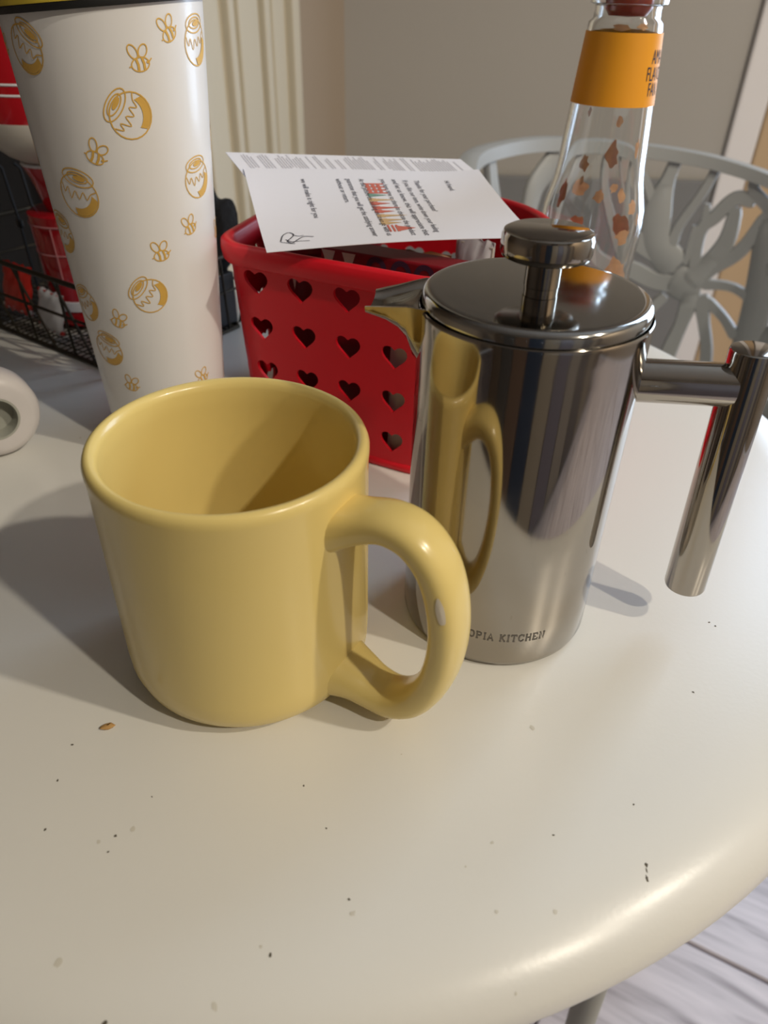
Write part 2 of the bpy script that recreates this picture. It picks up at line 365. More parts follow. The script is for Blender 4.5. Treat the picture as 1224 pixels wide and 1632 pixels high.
# ================================================================ yellow mug
MX, MY, MR = -0.0527, 0.2120, 0.0470
mug = thing('coffee_mug', 'yellow glazed ceramic mug with a chipped handle', 'mug', (MX, MY, 0))
wt = .0043
prof = [(0.0, .0025), (.034, .0025), (.0355, .0006), (.0385, .0002), (.0425, .0022), (.0455, .0062), (.0470, .0115), (.0473, .018)]
prof += [(MR + .0003 * (1 - t), .018 + t * .074) for t in (.25, .5, .75, 1.0)]
prof += [(MR + .0003, .0955), (MR + .0003, .0975), (MR - .0004, .0992), (MR - .0016, .1000), (MR - .0030, .0997), (MR - .0041, .0985), (MR - wt - .0004, .0965),
         (MR - wt - .0002, .09), (MR - wt, .05), (MR - wt, .016), (MR - wt - .003, .009), (MR - wt - .010, .0062), (0, .0058)]
MB().lathe(prof, 128).build('body', M_MUG, mug, auto=70)
HA = R(-29.5); hd = Vector((math.cos(HA), math.sin(HA), 0)); ht = Vector((-math.sin(HA), math.cos(HA), 0)); zz = Vector((0, 0, 1))
cl = [(.0430,.0815),(.0520,.0853),(.0625,.0888),(.0720,.0873),(.0795,.0800),(.0840,.0685),(.0860,.0545),(.0852,.0400),(.0818,.0270),(.0755,.0160),(.0670,.0104),(.0585,.0106),(.0510,.0126),(.0430,.0138)]
cp = catmull([hd * a + zz * b for a, b in cl], 6); n = len(cp)
def hframe(i):
    a = cp[max(0, i - 1)]; b = cp[min(n - 1, i + 1)]; t = (b - a).normalized(); return ht, t.cross(ht).normalized()
def hsect(i):
    t = i / (n - 1); e = max(0, 1 - t / .16) ** 2 * .55 + max(0, 1 - (1 - t) / .2) ** 2 * .75
    wd = .0090 * (1 + e * .62); th = .0058 * (1 + e * .9)
    out = []
    for k in range(24):
        a = 2 * math.pi * k / 24; c, s = math.cos(a), math.sin(a)
        out.append((wd * math.copysign(abs(c) ** .8, c), th * math.copysign(abs(s) ** .8, s)))
    return out
hm = MB(); hm.sweep(cp, hsect, hframe); hdl = hm.build('handle', M_MUG, mug, auto=80)
# chip on the inside edge of the handle
ci = 30; A, B = hframe(ci)
cc = MB(); tdir = (cp[ci + 1] - cp[ci - 1]).normalized()
vv = []; 
N = 16
sg = -1
for ring, rr in ((0, 0.0), (1, .6), (2, 1.0)):
    for k in range(N):
        a = 2 * math.pi * k / N; p = cp[ci] + tdir * (.0052 * rr * math.sin(a) * (1 + .12 * math.sin(3 * a)))
        q = .0013 * rr * math.cos(a); 
        # follow the oval section on the camera-facing inner shoulder
        ang = R(163) + q / .0058
        c, s_ = math.cos(ang), math.sin(ang)
        vv.append(p + A * (.00915 * math.copysign(abs(c) ** .8, c)) + B * (.0060 * math.copysign(abs(s_) ** .8, s_)))
cc.add(vv, [(r * N + k, r * N + (k + 1) % N, (r + 1) * N + (k + 1) % N, (r + 1) * N + k) for r in (0, 1) for k in range(N)])
ch = cc.build('glaze_chip', M_CHIP, hdl); ch['label'] = 'bare chip in the yellow glaze'

# ================================================================ french press
PX, PY, PR = 0.0495, 0.2430, 0.0395
press = thing('french_press', 'polished stainless steel french press with tube handle and round knob', 'french press', (PX, PY, 0))
prof = [(0, .0015), (.035, .0015), (.0370, .0004), (.0388, .0012), (PR, .0035), (PR, .020), (PR, .06), (PR, .10), (PR, .124), (PR, .130), (PR + .0002, .1352),
        (PR + .0001, .1362), (PR - .0002, .1366), (PR - .0006, .1362), (PR - .0007, .128), (PR - .0013, .02), (PR - .003, .012), (0, .012)]
body = MB().lathe(prof, 160).build('body', M_STEEL, press, auto=50)
LR = .0385
lid = MB().lathe([(0, .129), (LR - .004, .129), (LR - .0025, .1315), (LR - .0008, .1325), (LR, .1338), (LR, .1392), (LR - .0006, .1407), (LR - .0018, .1414), (LR - .004, .1415), (0, .1415)], 160).build('lid', M_LID, press, auto=40)
MB().lathe([(LR - .0040, .1285), (PR - .0008, .1285), (PR - .0008, .1315), (LR - .0040, .1315), (LR - .0040, .1285)], 96).build('lid_gasket', M_DARKGAP, lid)
kx, ky = .0012, 0.0005
kn = MB().lathe([(.0058, .1413), (.0058, .1430), (.0060, .1432), (.0060, .1529)], 48, (kx, ky, 0)).build('plunger_rod', M_STEEL, press)
KR = .0150
MB().lathe([(0, .1526), (KR - .0016, .1526), (KR - .0004, .1532), (KR, .1545), (KR, .1592), (KR - .0006, .1606), (KR - .0020, .1613), (0, .1614)], 96, (kx, ky, 0)).build('knob', M_STEEL, press, auto=30)
# handle: arm and grip
gb = Vector((.1290 - PX, .2362 - PY, .0185)); gt = Vector((.1262 - PX, .2378 - PY, .1250)); GR = .0083
gm = gb.lerp(gt, (.111 - .0185) / (.125 - .0185)); gdir = Vector((gm.x, gm.y, 0)).normalized()
MB().tube([gdir * (PR - .0012) + zz * .111, gdir * (gm.length * 0 + math.hypot(gm.x, gm.y) - GR * .55) + zz * .111], .0078, 40).build('handle_arm', M_STEEL, press, auto=60)
ax = (gt - gb).normalized(); gl = (gt - gb).length
g = MB(); g.lathe([(0, 0), (GR - .0012, 0), (GR - .0003, .0004), (GR, .0013), (GR, gl - .0013), (GR - .0003, gl - .0004), (GR - .0012, gl), (0, gl)], 64)
go = g.build('grip', M_STEEL, press, auto=40); go.location = gb; go.rotation_euler = ax.to_track_quat('Z', 'Y').to_euler()
# spout: open channel, opposite the handle
SA = R(169); sd = Vector((math.cos(SA), math.sin(SA), 0)); st = Vector((-math.sin(SA), math.cos(SA), 0))
sta = [(.0340, .0172, .1090, .1372), (.0375, .0166, .1120, .1372), (.0400, .0160, .1150, .1372), (.0418, .0152, .1205, .1369), (.0450, .0140, .1248, .1362), (.0495, .0122, .1275, .1352), (.0540, .0106, .1288, .1343), (.0572, .0094, .1296, .1336)]
def usec(w, zb, zt, th):
    out = []
    m = 10
    for k in range(m + 1):
        a = math.pi * k / m; x = -math.cos(a); y = 1 - math.sin(a) ** .75
        out.append((x * w, zb + (zt - zb) * y))
    inn = []
    for k in range(m, -1, -1):
        a = math.pi * k / m; x = -math.cos(a); y = 1 - math.sin(a) ** .75
        inn.append((x * (w - th), max(zb + th, zt - .0042) + (zt - max(zb + th, zt - .0042)) * y))
    return out + inn
sp = MB(); sp.sweep([sd * s[0] for s in sta], lambda i: usec(sta[i][1], sta[i][2], sta[i][3], .0011), lambda i: (st, zz)); 
sp.build('spout', M_STEEL, press, auto=50)
# etched name on the body
GLY = {'U': [[(.1, 1), (.1, .3), (.25, .03), (.55, .03), (.7, .3), (.7, 1)], [(0, .96), (.25, .96)], [(.55, .96), (.8, .96)]],
       'T': [[(0, .95), (.8, .95)], [(.4, 1), (.4, 0)], [(.25, .05), (.55, .05)], [(.04, .95), (.04, .75)], [(.76, .95), (.76, .75)]],
       'O': [[(.4, .97), (.15, .85), (.06, .5), (.15, .15), (.4, .03), (.65, .15), (.74, .5), (.65, .85), (.4, .97)]],
       'P': [[(.15, 1), (.15, 0)], [(0, .95), (.5, .95), (.7, .83), (.7, .6), (.5, .48), (.15, .48)], [(0, .05), (.32, .05)]],
       'I': [[(.2, 1), (.2, 0)], [(.03, .95), (.37, .95)], [(.03, .05), (.37, .05)]],
       'A': [[(.08, 0), (.4, 1), (.72, 0)], [(.2, .32), (.6, .32)], [(-.04, .05), (.2, .05)], [(.6, .05), (.84, .05)]],
       'K': [[(.15, 1), (.15, 0)], [(.66, .96), (.2, .45)], [(.32, .58), (.7, .04)], [(0, .95), (.3, .95)], [(0, .05), (.3, .05)], [(.52, .95), (.8, .95)], [(.56, .05), (.84, .05)]],
       'C': [[(.72, .72), (.6, .9), (.4, .97), (.15, .85), (.06, .5), (.15, .15), (.4, .03), (.6, .1), (.74, .28)], [(.72, .97), (.72, .7)]],
       'H': [[(.14, 1), (.14, 0)], [(.7, 1), (.7, 0)], [(.14, .5), (.7, .5)], [(0, .95), (.28, .95)], [(0, .05), (.28, .05)], [(.56, .95), (.84, .95)], [(.56, .05), (.84, .05)]],
       'E': [[(.15, 1), (.15, 0)], [(0, .95), (.7, .95), (.7, .74)], [(.15, .5), (.5, .5)], [(0, .05), (.72, .05), (.72, .28)]],
       'N': [[(.14, 0), (.14, 1), (.7, 0), (.7, 1)], [(0, .95), (.2, .95)], [(0, .05), (.28, .05)], [(.56, .95), (.84, .95)]]}
GW = {'I': .4}
em = MB(); word = 'UTOPIA KITCHEN'; gs = .0033; tot = sum((.42 if c == ' ' else GW.get(c, .82)) + .20 for c in word); gx = -tot / 2; ca = R(-93.5)
for c in word:
    for st_ in GLY.get(c, []):
        stroke2(em, [((gx + x) * gs * .86, y * gs * 1.12) for x, y in st_], .00062, lambda x, y: ((PR + .00012) * math.cos(ca + x / PR), (PR + .00012) * math.sin(ca + x / PR), (.0150 + y)))
    gx += (.42 if c == ' ' else GW.get(c, .82)) + .20
eo = em.build('etched_name', M_ETCH, body, smooth=False, fix=False); eo['label'] = 'etched lettering UTOPIA KITCHEN'
for (dx, dz, r) in [(.0, .1225, .0011), (.12, .1275, .0006), (-.1, .1190, .0006)]:
    a = R(-2) + dx; d = MB().lathe([(.0001, r * .8), (r * .6, r * .6), (r, 0)], 12).build('water_drop', M_GLASS, body)
    d.location = ((PR + .0001) * math.cos(a), (PR + .0001) * math.sin(a), dz); d.rotation_euler = Vector((math.cos(a), math.sin(a), 0)).to_track_quat('Z', 'Y').to_euler()

# ================================================================ white tumbler
UX, UY, U0, U1, UH = -0.1284, 0.385, 0.0318, 0.0431, 0.2205
tum = thing('tumbler', 'tall white tapered tumbler printed with golden honey pots and bees', 'tumbler', (UX, UY, 0))
def ur(z): return U0 + (U1 - U0) * z / .215
prof = [(0, .001), (U0 - .003, .001), (U0 - .001, .0004), (U0 + .0001, .0025)] + [(ur(z), z) for z in (.05, .1, .15, .2, UH)] + [(ur(UH) - .002, UH + .001), (ur(.2) - .003, .2), (U0 - .002, .006), (0, .006)]
MB().lathe(prof, 128).build('body', M_WHITE, tum, auto=60)
tl = MB().lathe([(ur(UH) - .001, .0), (ur(UH) + .0012, .0), (ur(UH) + .0014, .0004), (ur(UH) + .0014, .0024), (ur(UH) - .001, .0027)], 96).build('lid_gasket', M_BLACK, tum)
tl.location = (0, 0, .2132); tl.rotation_euler = (R(0), R(-5.0), 0)
ly = MB().lathe([(ur(UH) - .003, .0027), (ur(UH) + .0010, .0027), (ur(UH) + .0012, .012), (ur(UH) - .001, .016), (ur(UH) - .006, .0175), (0, .0175)], 96).build('lid', M_LIDY, tum)
ly.location = tl.location; ly.rotation_euler = tl.rotation_euler
def tmap(ph, z0, rot, k=1.0):
    c, s = math.cos(rot), math.sin(rot)
    def f(x, y):
        a, b = k * (x * c - y * s), k * (x * s + y * c); z = z0 + b; r = ur(z) + .00022
        t = R(ph) + a / r; return (r * math.cos(t), r * math.sin(t), z)
    return f
def pot(ph, z, rot, k):
    f = tmap(ph, z, rot, k); b = MB(); W = .00055 / k
    stroke2(b, ell(0, -.001, .0092, .0085), W, f, True)
    stroke2(b, ell(0, .0062, .0072, .0034), W * .9, f, True); stroke2(b, ell(0, .0064, .0048, .0020), W * .9, f, True)
    fill2(b, ell(.0008, .0061, .0028, .0010), f)
    dr = [(-.0080, .0022), (-.0066, -.0012), (-.0050, .0012), (-.0034, -.0030), (-.0014, .0006), (.0006, -.0022), (.0024, .0010), (.0042, -.0016), (.0058, .0010), (.0080, .0024)]
    stroke2(b, [(p.x, p.y) for p in catmull([(x, y, 0) for x, y in dr], 4)], W * .8, f)
    sh = ell(0, -.001, .0088, .0081, 0, 12, R(-95), R(0), True) + ell(-.0012, .0006, .0074, .0070, 0, 12, R(0), R(-95), True)
    n_ = len(sh) // 2
    v = [f(*p) for p in sh]; b.add(v, [(i, i + 1, len(sh) - 2 - i, len(sh) - 1 - i) for i in range(n_ - 1)])
    b.build('honey_pot_print', M_GOLD, tum, smooth=False, fix=False)
def bee(ph, z, rot, k):
    f = tmap(ph, z, rot, k); b = MB(); W = .00050 / k
    stroke2(b, ell(0, -.0016, .0036, .0024), W, f, True)
    for x in (-.0012, .0012): stroke2(b, [(x, .0004), (x + .0003, -.0016), (x, -.0036)], .0010, f)
    stroke2(b, ell(-.0018, .0030, .0016, .0026, R(20)), W, f, True); stroke2(b, ell(.0022, .0026, .0016, .0024, R(-40)), W, f, True)
    stroke2(b, [(.0036, -.0014), (.0050, -.0004)], W, f); stroke2(b, [(-.0036, -.0016), (-.0046, -.0018)], W, f)
    fill2(b, ell(.0030, -.0014, .0005, .0005, 0, 8), f)
    b.build('bee_print', M_GOLD, tum, smooth=False, fix=False)
for ph, z, rot, k in [(-120.9, .1999, -35, 1.0), (-66.9, .1768, 55, 1.0), (-108.7, .1447, -12, 1.08), (-12.3, .2022, 5, 1.0), (-22.4, .1482, 8, .95), (-73.2, .0982, 50, .93), (-117.5, .068, -15, .95), (-138, .1244, -10, 1.0), (-132, .0903, 20, .95),
                     (20, .16, 30, 1), (60, .19, -20, 1), (100, .15, 10, 1), (150, .18, 30, 1), (40, .09, -30, .95), (90, .07, 20, .95), (140, .10, -20, .95), (-165, .16, 15, 1), (-170, .07, 40, .95)]: pot(ph, z, R(rot), k)
for ph, z, rot, k in [(-37, .2064, 25, 1.0), (-56.4, .1965, 10, 1.05), (-90.1, .1616, -25, 1.05), (-34.9, .1277, 20, .95), (-59.9, .1181, 10, 1.0), (-100.3, .0851, -20, .95), (-101.9, .0491, -10, .95), (-37.1, .0483, 15, .95),
                     (5, .12, 10, 1), (75, .12, -15, 1), (125, .2, 20, 1), (170, .13, -10, 1), (15, .06, 10, .95), (110, .11, 5, 1), (-150, .20, -15, 1)]: bee(ph, z, R(rot), k)

# ================================================================ red heart basket
U_ = Vector((.903, -.429, 0)).normalized(); V_ = Vector((.429, .903, 0)).normalized()
BH = .114
corn = [((-.250, .3135), .022), ((-.1020, .3135), .035), ((-.1000, .4900), .078), ((-.2800, .4800), .060)]
def rounded(corn, n=14):
    out = []; m = len(corn)
    for i in range(m):
        p = Vector(corn[i][0]); a = (Vector(corn[i - 1][0]) - p).normalized(); b = (Vector(corn[(i + 1) % m][0]) - p).normalized(); r = corn[i][1]
        ang = a.angle(b); d = r / math.tan(ang / 2); c = p + (a + b).normalized() * (r / math.sin(ang / 2))
        s = p + a * d; e = p + b * d; a0 = math.atan2(s.y - c.y, s.x - c.x); a1 = math.atan2(e.y - c.y, e.x - c.x)
        while a1 - a0 > math.pi: a1 -= 2 * math.pi
        while a1 - a0 < -math.pi: a1 += 2 * math.pi
        for k in range(n + 1):
            t = a0 + (a1 - a0) * k / n; out.append(c + Vector((math.cos(t), math.sin(t))) * r)
    return out
OUT = rounded(corn); cen2 = sum(OUT, Vector((0, 0))) / len(OUT)
BC = U_ * cen2.x + V_ * cen2.y
LEN = [0.0]
for i in range(len(OUT)): LEN.append(LEN[-1] + (OUT[(i + 1) % len(OUT)] - OUT[i]).length)
PER = LEN[-1]
def onper(s):
    s %= PER
    lo, hi = 0, len(OUT)
    while hi - lo > 1:
        m = (lo + hi) // 2
        if LEN[m] <= s: lo = m
        else: hi = m
    t = (s - LEN[lo]) / max(1e-9, LEN[lo + 1] - LEN[lo]); a = OUT[lo]; b = OUT[(lo + 1) % len(OUT)]
    return a.lerp(b, t)
# arc length of the point at u=-.1730 on the front edge
s_ref = min(range(4000), key=lambda k: (onper(PER * k / 4000) - Vector((-.1730, .3135))).length) * PER / 4000
def bpos(s, z, off=0.0):
    p = onper(s); p1 = onper(s + .002); p0 = onper(s - .002); t = (p1 - p0).normalized(); nrm = Vector((t.y, -t.x))
    if nrm.dot(p - cen2) < 0: nrm = -nrm
    k = 1 - .075 * (1 - z / BH)
    q = cen2 + (p - cen2) * k + nrm * off
    w3 = U_ * q.x + V_ * q.y - BC
    return Vector((w3.x, w3.y, z))
basket = thing('plastic_basket', 'red plastic basket with heart-shaped cut-outs holding snacks', 'basket', (BC.x, BC.y, 0))
NC = round(PER / .0275); CW = PER / NC
rows = [.018, .0436, .0693, .0950]
zed = [.0045, .0308, .0564, .0822, .1075]
def heart(n=28):
    out = []
    for k in range(n):
        t = 2 * math.pi * k / n; x = 16 * math.sin(t) ** 3; y = 13 * math.cos(t) - 5 * math.cos(2 * t) - 2 * math.cos(3 * t) - math.cos(4 * t)
        hx, hy = x / 16 * .0078, (y + 2.5) / 14.5 * .0068; ex, ey = .0076 * math.sin(t), .0060 * math.cos(t) - .0004
        out.append((hx * .72 + ex * .28, hy * .72 + ey * .28))
    return out
HT = heart()
bw = MB(); TH = .0018
for c in range(NC):
    s0 = s_ref + (c - .5) * CW
    for r in range(4):
        z0, z1 = zed[r], zed[r + 1]; zc = rows[r]; sc_ = s0 + CW / 2
        hp = [(sc_ + x * (.93 + .02 * r), zc + y) for x, y in HT]; nn = len(hp); rp = []
        for (hs, hz) in hp:
            dx, dz = hs - sc_, hz - zc
            tx = (CW / 2) / abs(dx) if abs(dx) > 1e-9 else 1e9; tz = ((z1 - zc) if dz > 0 else (zc - z0)) / abs(dz) if abs(dz) > 1e-9 else 1e9
            k = min(tx, tz); rp.append([sc_ + dx * k, zc + dz * k])
        for cs_, cz_ in ((s0, z0), (s0 + CW, z0), (s0, z1), (s0 + CW, z1)):
            j = min(range(nn), key=lambda q: (rp[q][0] - cs_) ** 2 + (rp[q][1] - cz_) ** 2); rp[j] = [cs_, cz_]
        L = []
        for off in (0, -TH):
            L += [bpos(a, b, off) for a, b in hp] + [bpos((a + p) / 2, (b + q) / 2, off) for (a, b), (p, q) in zip(hp, rp)] + [bpos(a, b, off) for a, b in rp]
        f = []
        for k in range(nn):
            k2 = (k + 1) % nn
            for lay in (0, 1):
                f.append((lay * nn + k, lay * nn + k2, (lay + 1) * nn + k2, (lay + 1) * nn + k))
                f.append((3 * nn + lay * nn + k, 3 * nn + (lay + 1) * nn + k, 3 * nn + (lay + 1) * nn + k2, 3 * nn + lay * nn + k2))
            f.append((k, 3 * nn + k, 3 * nn + k2, k2))
        bw.add(L, f)
bw.build('pierced_wall', M_RED, basket, fix=False, auto=35)
def band(z0, z1, o0, o1, name, extra=None):
    NS = 160; sec = [(o0, z0), (o1, z0), (o1 + .0006, z0 + .001), (o1 + .0010, (z0 + z1) / 2), (o1 + .0004, z1 - .0015), (o1 - .001, z1 - .0003), ((o0 + o1) / 2, z1), (o0 + .0006, z1 - .0006), (o0, z1 - .002)]
    v = []; f = []; m = len(sec)
    for i in range(NS):
        s = PER * i / NS
        for o_, z_ in sec: v.append(bpos(s, z_, o_))
    for i in range(NS):
        for k in range(m): f.append((i * m + k, i * m + (k + 1) % m, ((i + 1) % NS) * m + (k + 1) % m, ((i + 1) % NS) * m + k))
    return MB().add(v, f).build(name, M_RED, basket, auto=60)
band(.1030, BH, -.0024, .0034, 'rim')
band(.0002, .0058, -.0024, .0006, 'foot_rim')
bt = MB(); NS = 100
bt.add([bpos(PER * i / NS, .002, -.001) for i in range(NS)] + [bpos(PER * i / NS, .0036, -.001) for i in range(NS)],
       [tuple(range(NS)), tuple(range(NS, 2 * NS))] + [(i, (i + 1) % NS, NS + (i + 1) % NS, NS + i) for i in range(NS)])
bt.build('bottom', M_RED, basket, smooth=False)

def uv3(u, v, z=0): p = U_ * u + V_ * v; return (p.x, p.y, z)
BA = math.atan2(U_.y, U_.x)
# snacks in the basket
sb = thing('snack_box', 'dark red snack box with cream points and purple print inside the red basket', 'box', uv3(-.158, .346, .0045), BA)
crt = MB().box((0, 0, .0535), (.086, .018, .107)).build('carton', mat('dark_red_carton', (.22, .006, .014), .4), sb, smooth=False, bevel=.001)
for x in (-.038, -.026, .030):
    MB().add([(x - .004, -.0092, .1062), (x + .004, -.0092, .1062), (x, -.0092, .095)], [(0, 1, 2)]).build('point_print', M_CREAM, crt, smooth=False, fix=False)
for x in (-.010, .004, .017):
    pp = MB(); stroke2(pp, ell(x, .1005, .0045, .0050), .0028, lambda a, b: (a, -.0092, b), True); pp.build('round_print', M_PURPLE, crt, smooth=False, fix=False)
tn = thing('snack_tin', 'red tin with cream pointed pennants inside the heart basket', 'tin', uv3(-.228, .374, .0045))
MB().lathe([(0, 0), (.0225, 0), (.0235, .001), (.0235, .096), (.0245, .097), (.0245, .1035), (.0235, .105), (0, .105)], 48).build('can', M_MAROON, tn)
pn = MB()
for k in range(12):
    a0 = 2 * math.pi * k / 12; a1 = a0 + .28; rr = .0238
    pn.add([(rr * math.cos(a0), rr * math.sin(a0), .094), (rr * math.cos(a1), rr * math.sin(a1), .094), (rr * math.cos((a0 + a1) / 2), rr * math.sin((a0 + a1) / 2), .076)], [(0, 1, 2)])
pn.build('pennant_print', M_CREAM, tn, smooth=False, fix=False)
def pouch(name, label, loc, rz, tilt, w_, h_, d_, m, m2=None):
    t = thing(name, label, 'packet', loc, rz, 'candy packets in the wire basket' if name == 'candy_packet' else 'snacks in the red basket'); t.rotation_euler = (R(tilt), 0, rz)
    b = MB(); NXp, NZp = 10, 12; v = []; f = []
    for side in (1, -1):
        for j in range(NZp + 1):
            for i in range(NXp + 1):
                x = (i / NXp - .5) * 2; z = (j / NZp - .5) * 2
                bulge = max(0, (1 - abs(x) ** 3) * (1 - abs(z) ** 4)) ** .6
                v.append((x * w_ / 2, side * d_ / 2 * bulge + .0006 * math.sin(9 * x + 7 * z + side), h_ / 2 + z * h_ / 2 + .001 * math.sin(12 * x)))
    S_ = (NXp + 1) * (NZp + 1)
    for sdx in (0, 1):
        for j in range(NZp):
            for i in range(NXp):
                a = sdx * S_ + j * (NXp + 1) + i; q = (a, a + 1, a + NXp + 2, a + NXp + 1); f.append(q if sdx else tuple(reversed(q)))
    b.add(v, f).build('wrapper', m, t, fix=False)
    if m2:
        for z0 in (.02, .86): MB().box((0, 0, h_ * (z0 + .06)), (w_ * .99, .0025, h_ * .10)).build('crimp', m2, t, smooth=False, bevel=.0005)
    return t
pouch('snack_pouch', 'white foil packet behind the heart holes nearest the steel press', uv3(-.139, .3290, .0052), BA, 0, .032, .076, .007, M_FOIL, M_FOIL)
pouch('snack_pouch', 'brown snack pouch standing inside the red basket', uv3(-.190, .412, .005), BA + .2, 0, .065, .088, .026, M_BROWN, M_BROWN)
pouch('snack_pouch', 'cream wrapped snack bar leaning in the red basket by the press', uv3(-.146, .420, .0052), BA - .2, -2, .026, .098, .012, M_FOIL, M_CREAM)
pouch('snack_pouch', 'dark red snack pouch at the back of the red basket', uv3(-.240, .440, .005), BA + 1.0, 0, .05, .11, .022, M_MAROON, M_CREAM)

# ================================================================ folded letter on the basket
ppr = thing('folded_letter', 'folded white printed letter lying on top of the red basket', 'paper')
K = dict(BL=Vector((-.0590, .3535, .1190)), BR=Vector((.0718, .3725, .1240)), TR=Vector((.0499, .4620, .1350)), TL=Vector((-.0811, .4299, .1410)))
def pmap(s, t, lift=0.0):
    p = (K['BL'] * (1 - s) + K['BR'] * s) * (1 - t) + (K['TL'] * (1 - s) + K['TR'] * s) * t
    p.z += .0016 * math.sin(math.pi * s) * (1 - .5 * t) - .0012 * math.sin(math.pi * t) + .0035 * max(0, s - .72) ** 2 * 9 * t + lift
    return p
def sheet(mp, nx, ny, th, name, m, parent):
    v = []; f = []
    for l in (0, -th):
        for j in range(ny + 1):
            for i in range(nx + 1): v.append(mp(i / nx, j / ny, l))
    S_ = (nx + 1) * (ny + 1)
    for j in range(ny):
        for i in range(nx):
            a = j * (nx + 1) + i; f.append((a, a + 1, a + nx + 2, a + nx + 1)); f.append((S_ + a, S_ + a + nx + 1, S_ + a + nx + 2, S_ + a + 1))
    bd = [i for i in range(nx + 1)] + [(j + 1) * (nx + 1) + nx for j in range(ny)] + [ny * (nx + 1) + i for i in range(nx - 1, -1, -1)] + [j * (nx + 1) for j in range(ny - 1, 0, -1)]
    for k in range(len(bd)):
        a, b = bd[k], bd[(k + 1) % len(bd)]; f.append((a, S_ + a, S_ + b, b))
    return MB().add(v, f).build(name, m, parent, auto=60)
page = sheet(pmap, 24, 16, .0003, 'page', M_PAPER, ppr)
FT = dict(a=Vector((-.0930, .4440, .1463)), b=Vector((.0400, .4740, .1405)))
def fmap(s, t, lift=0.0):
    p0 = pmap(s, .93, -.0012); p1 = FT['a'] * (1 - s) + FT['b'] * s
    p = p0 * (1 - t) + p1 * t; p.z += lift; return p
flap = sheet(fmap, 16, 3, .0003, 'back_flap', M_PAPER, ppr)
LW, LH = .131, .092
tx_ = MB()
lines = [(.815, 'Hi friend,', .85, .70), (.683, 'Thanks for your purchase!', .85, .40), (.635, 'If you like our item, write down your feeling', .85, .10),
         (.590, 'and let us know, this will appreciate that', .86, .06), (.542, 'you have time to share to choose the product', .86, .07),
         (.452, 'At this picture the building and town go with us', .86, .08), (.400, 'guarantee that you will get the satisfying answer', .86, .08),
         (.357, 'without or return.', .86, .54), (.214, 'we will make it right for you', .86, .36)]
for s, body_, t0, t1 in lines:
    v, f = text2(body_, 1.0); x1 = max(p[0] for p in v); hgt = .032
    kx_ = (t0 - t1) / x1
    tx_.add([pmap(s + y * hgt, t0 - x * kx_, .00025) for x, y in v], f)
tx_.build('letter_text', M_INK, page, smooth=False, fix=False)
pr_ = [MB(), MB(), MB()]
def q4(i, s0, s1, t0, t1): pr_[i].add([pmap(a, b, .0002) for a, b in ((s0, t0), (s1, t0), (s1, t1), (s0, t1))], [(0, 1, 2, 3)])
def tri(i, s0, s1, t0, t1): pr_[i].add([pmap(a, b, .0002) for a, b in ((s0, t0), (s0, t1), (s1, (t0 + t1) / 2))], [(0, 1, 2)])
for k in range(3): q4(0, .470 + k * .022, .484 + k * .022, .80, .66)
for k in range(4): q4(0, .465, .545, .80 - k * .042, .785 - k * .042)
tri(2, .46, .54, .66, .61)
for k, (i, h, t) in enumerate([(1, .075, .57), (0, .05, .52), (0, .085, .46), (0, .05, .41), (1, .09, .35), (1, .07, .29), (1, .05, .25)]):
    q4(i, .455, .485, t + .022, t - .022); tri(i, .485, .485 + h, t + .016, t - .016)
for k in range(3): q4(0, .47 + k * .016, .478 + k * .016, .22, .13)
tri(0, .50, .575, .21, .13)
for i, (m, nm) in enumerate([(M_INKR, 'red_picture'), (M_INKO, 'ochre_picture'), (M_INKT, 'green_picture')]): pr_[i].build(nm, m, page, smooth=False, fix=False)
sk = MB()
bird = [(.06, .10), (.075, .17), (.10, .20), (.115, .17), (.10, .13), (.085, .10), (.10, .075), (.125, .11), (.15, .14), (.185, .13)]
stroke2(sk, [(p.x, p.y) for p in catmull([(a, b, 0) for a, b in bird], 5)], .0045, lambda a, b: pmap(a, b, .00025))
for q in ([(.08, .12), (.10, .09), (.13, .09), (.165, .085)], [(.06, .095), (.075, .085), (.095, .07), (.11, .065)], [(.11, .17), (.13, .15), (.15, .155)]):
    stroke2(sk, [(p.x, p.y) for p in catmull([(a, b, 0) for a, b in q], 4)], .0036, lambda a, b: pmap(a, b, .00025))
sk.build('pen_sketch', M_INK, page, smooth=False, fix=False)
fk = MB(); rnd = random.Random(5)
s = .05
while s < .95:
    t0 = rnd.uniform(.75, .95); t1 = rnd.uniform(.05, .4)
    fk.add([fmap(a, b, .0002) for a, b in ((s, t1), (s + .0045, t1), (s + .0045, t0), (s, t0))], [(0, 1, 2, 3)]); s += rnd.choice([.011, .012, .012, .03])
fk.build('faded_print', M_INKG, flap, smooth=False, fix=False)
ppr.location = (0, .41, .114)
for o in (page, flap): o.location = (0, -.41, -.114)

# ================================================================ glass sauce bottle
QX, QY = 0.1250, 0.480
bot = thing('sauce_bottle', 'nearly empty clear glass sauce bottle with orange neck label', 'bottle', (QX, QY, 0))
op = [(0, .0015), (.022, .0008), (.0275, .0010), (.0300, .004), (.0305, .010), (.0300, .060), (.0302, .082), (.0312, .098), (.0314, .108), (.0306, .116), (.0286, .1235), (.0268, .131), (.0256, .140), (.0249, .150), (.0241, .160),
      (.0232, .171), (.0217, .190), (.0203, .2065), (.0199, .2095), (.0180, .2115), (.0176, .2150), (.0178, .2170), (.0205, .2180), (.0207, .2195), (.0205, .2210), (.0180, .2218), (.0176, .2280), (.0168, .2290)]
ip = [(max(r - .0024, 0), z) for r, z in reversed(op) if z > .006] + [(.026, .007), (.018, .0085), (0, .009)]
MB().lathe(op + [(.0150, .2290)] + ip[1:], 96).build('glass', M_GLASS, bot, auto=60)
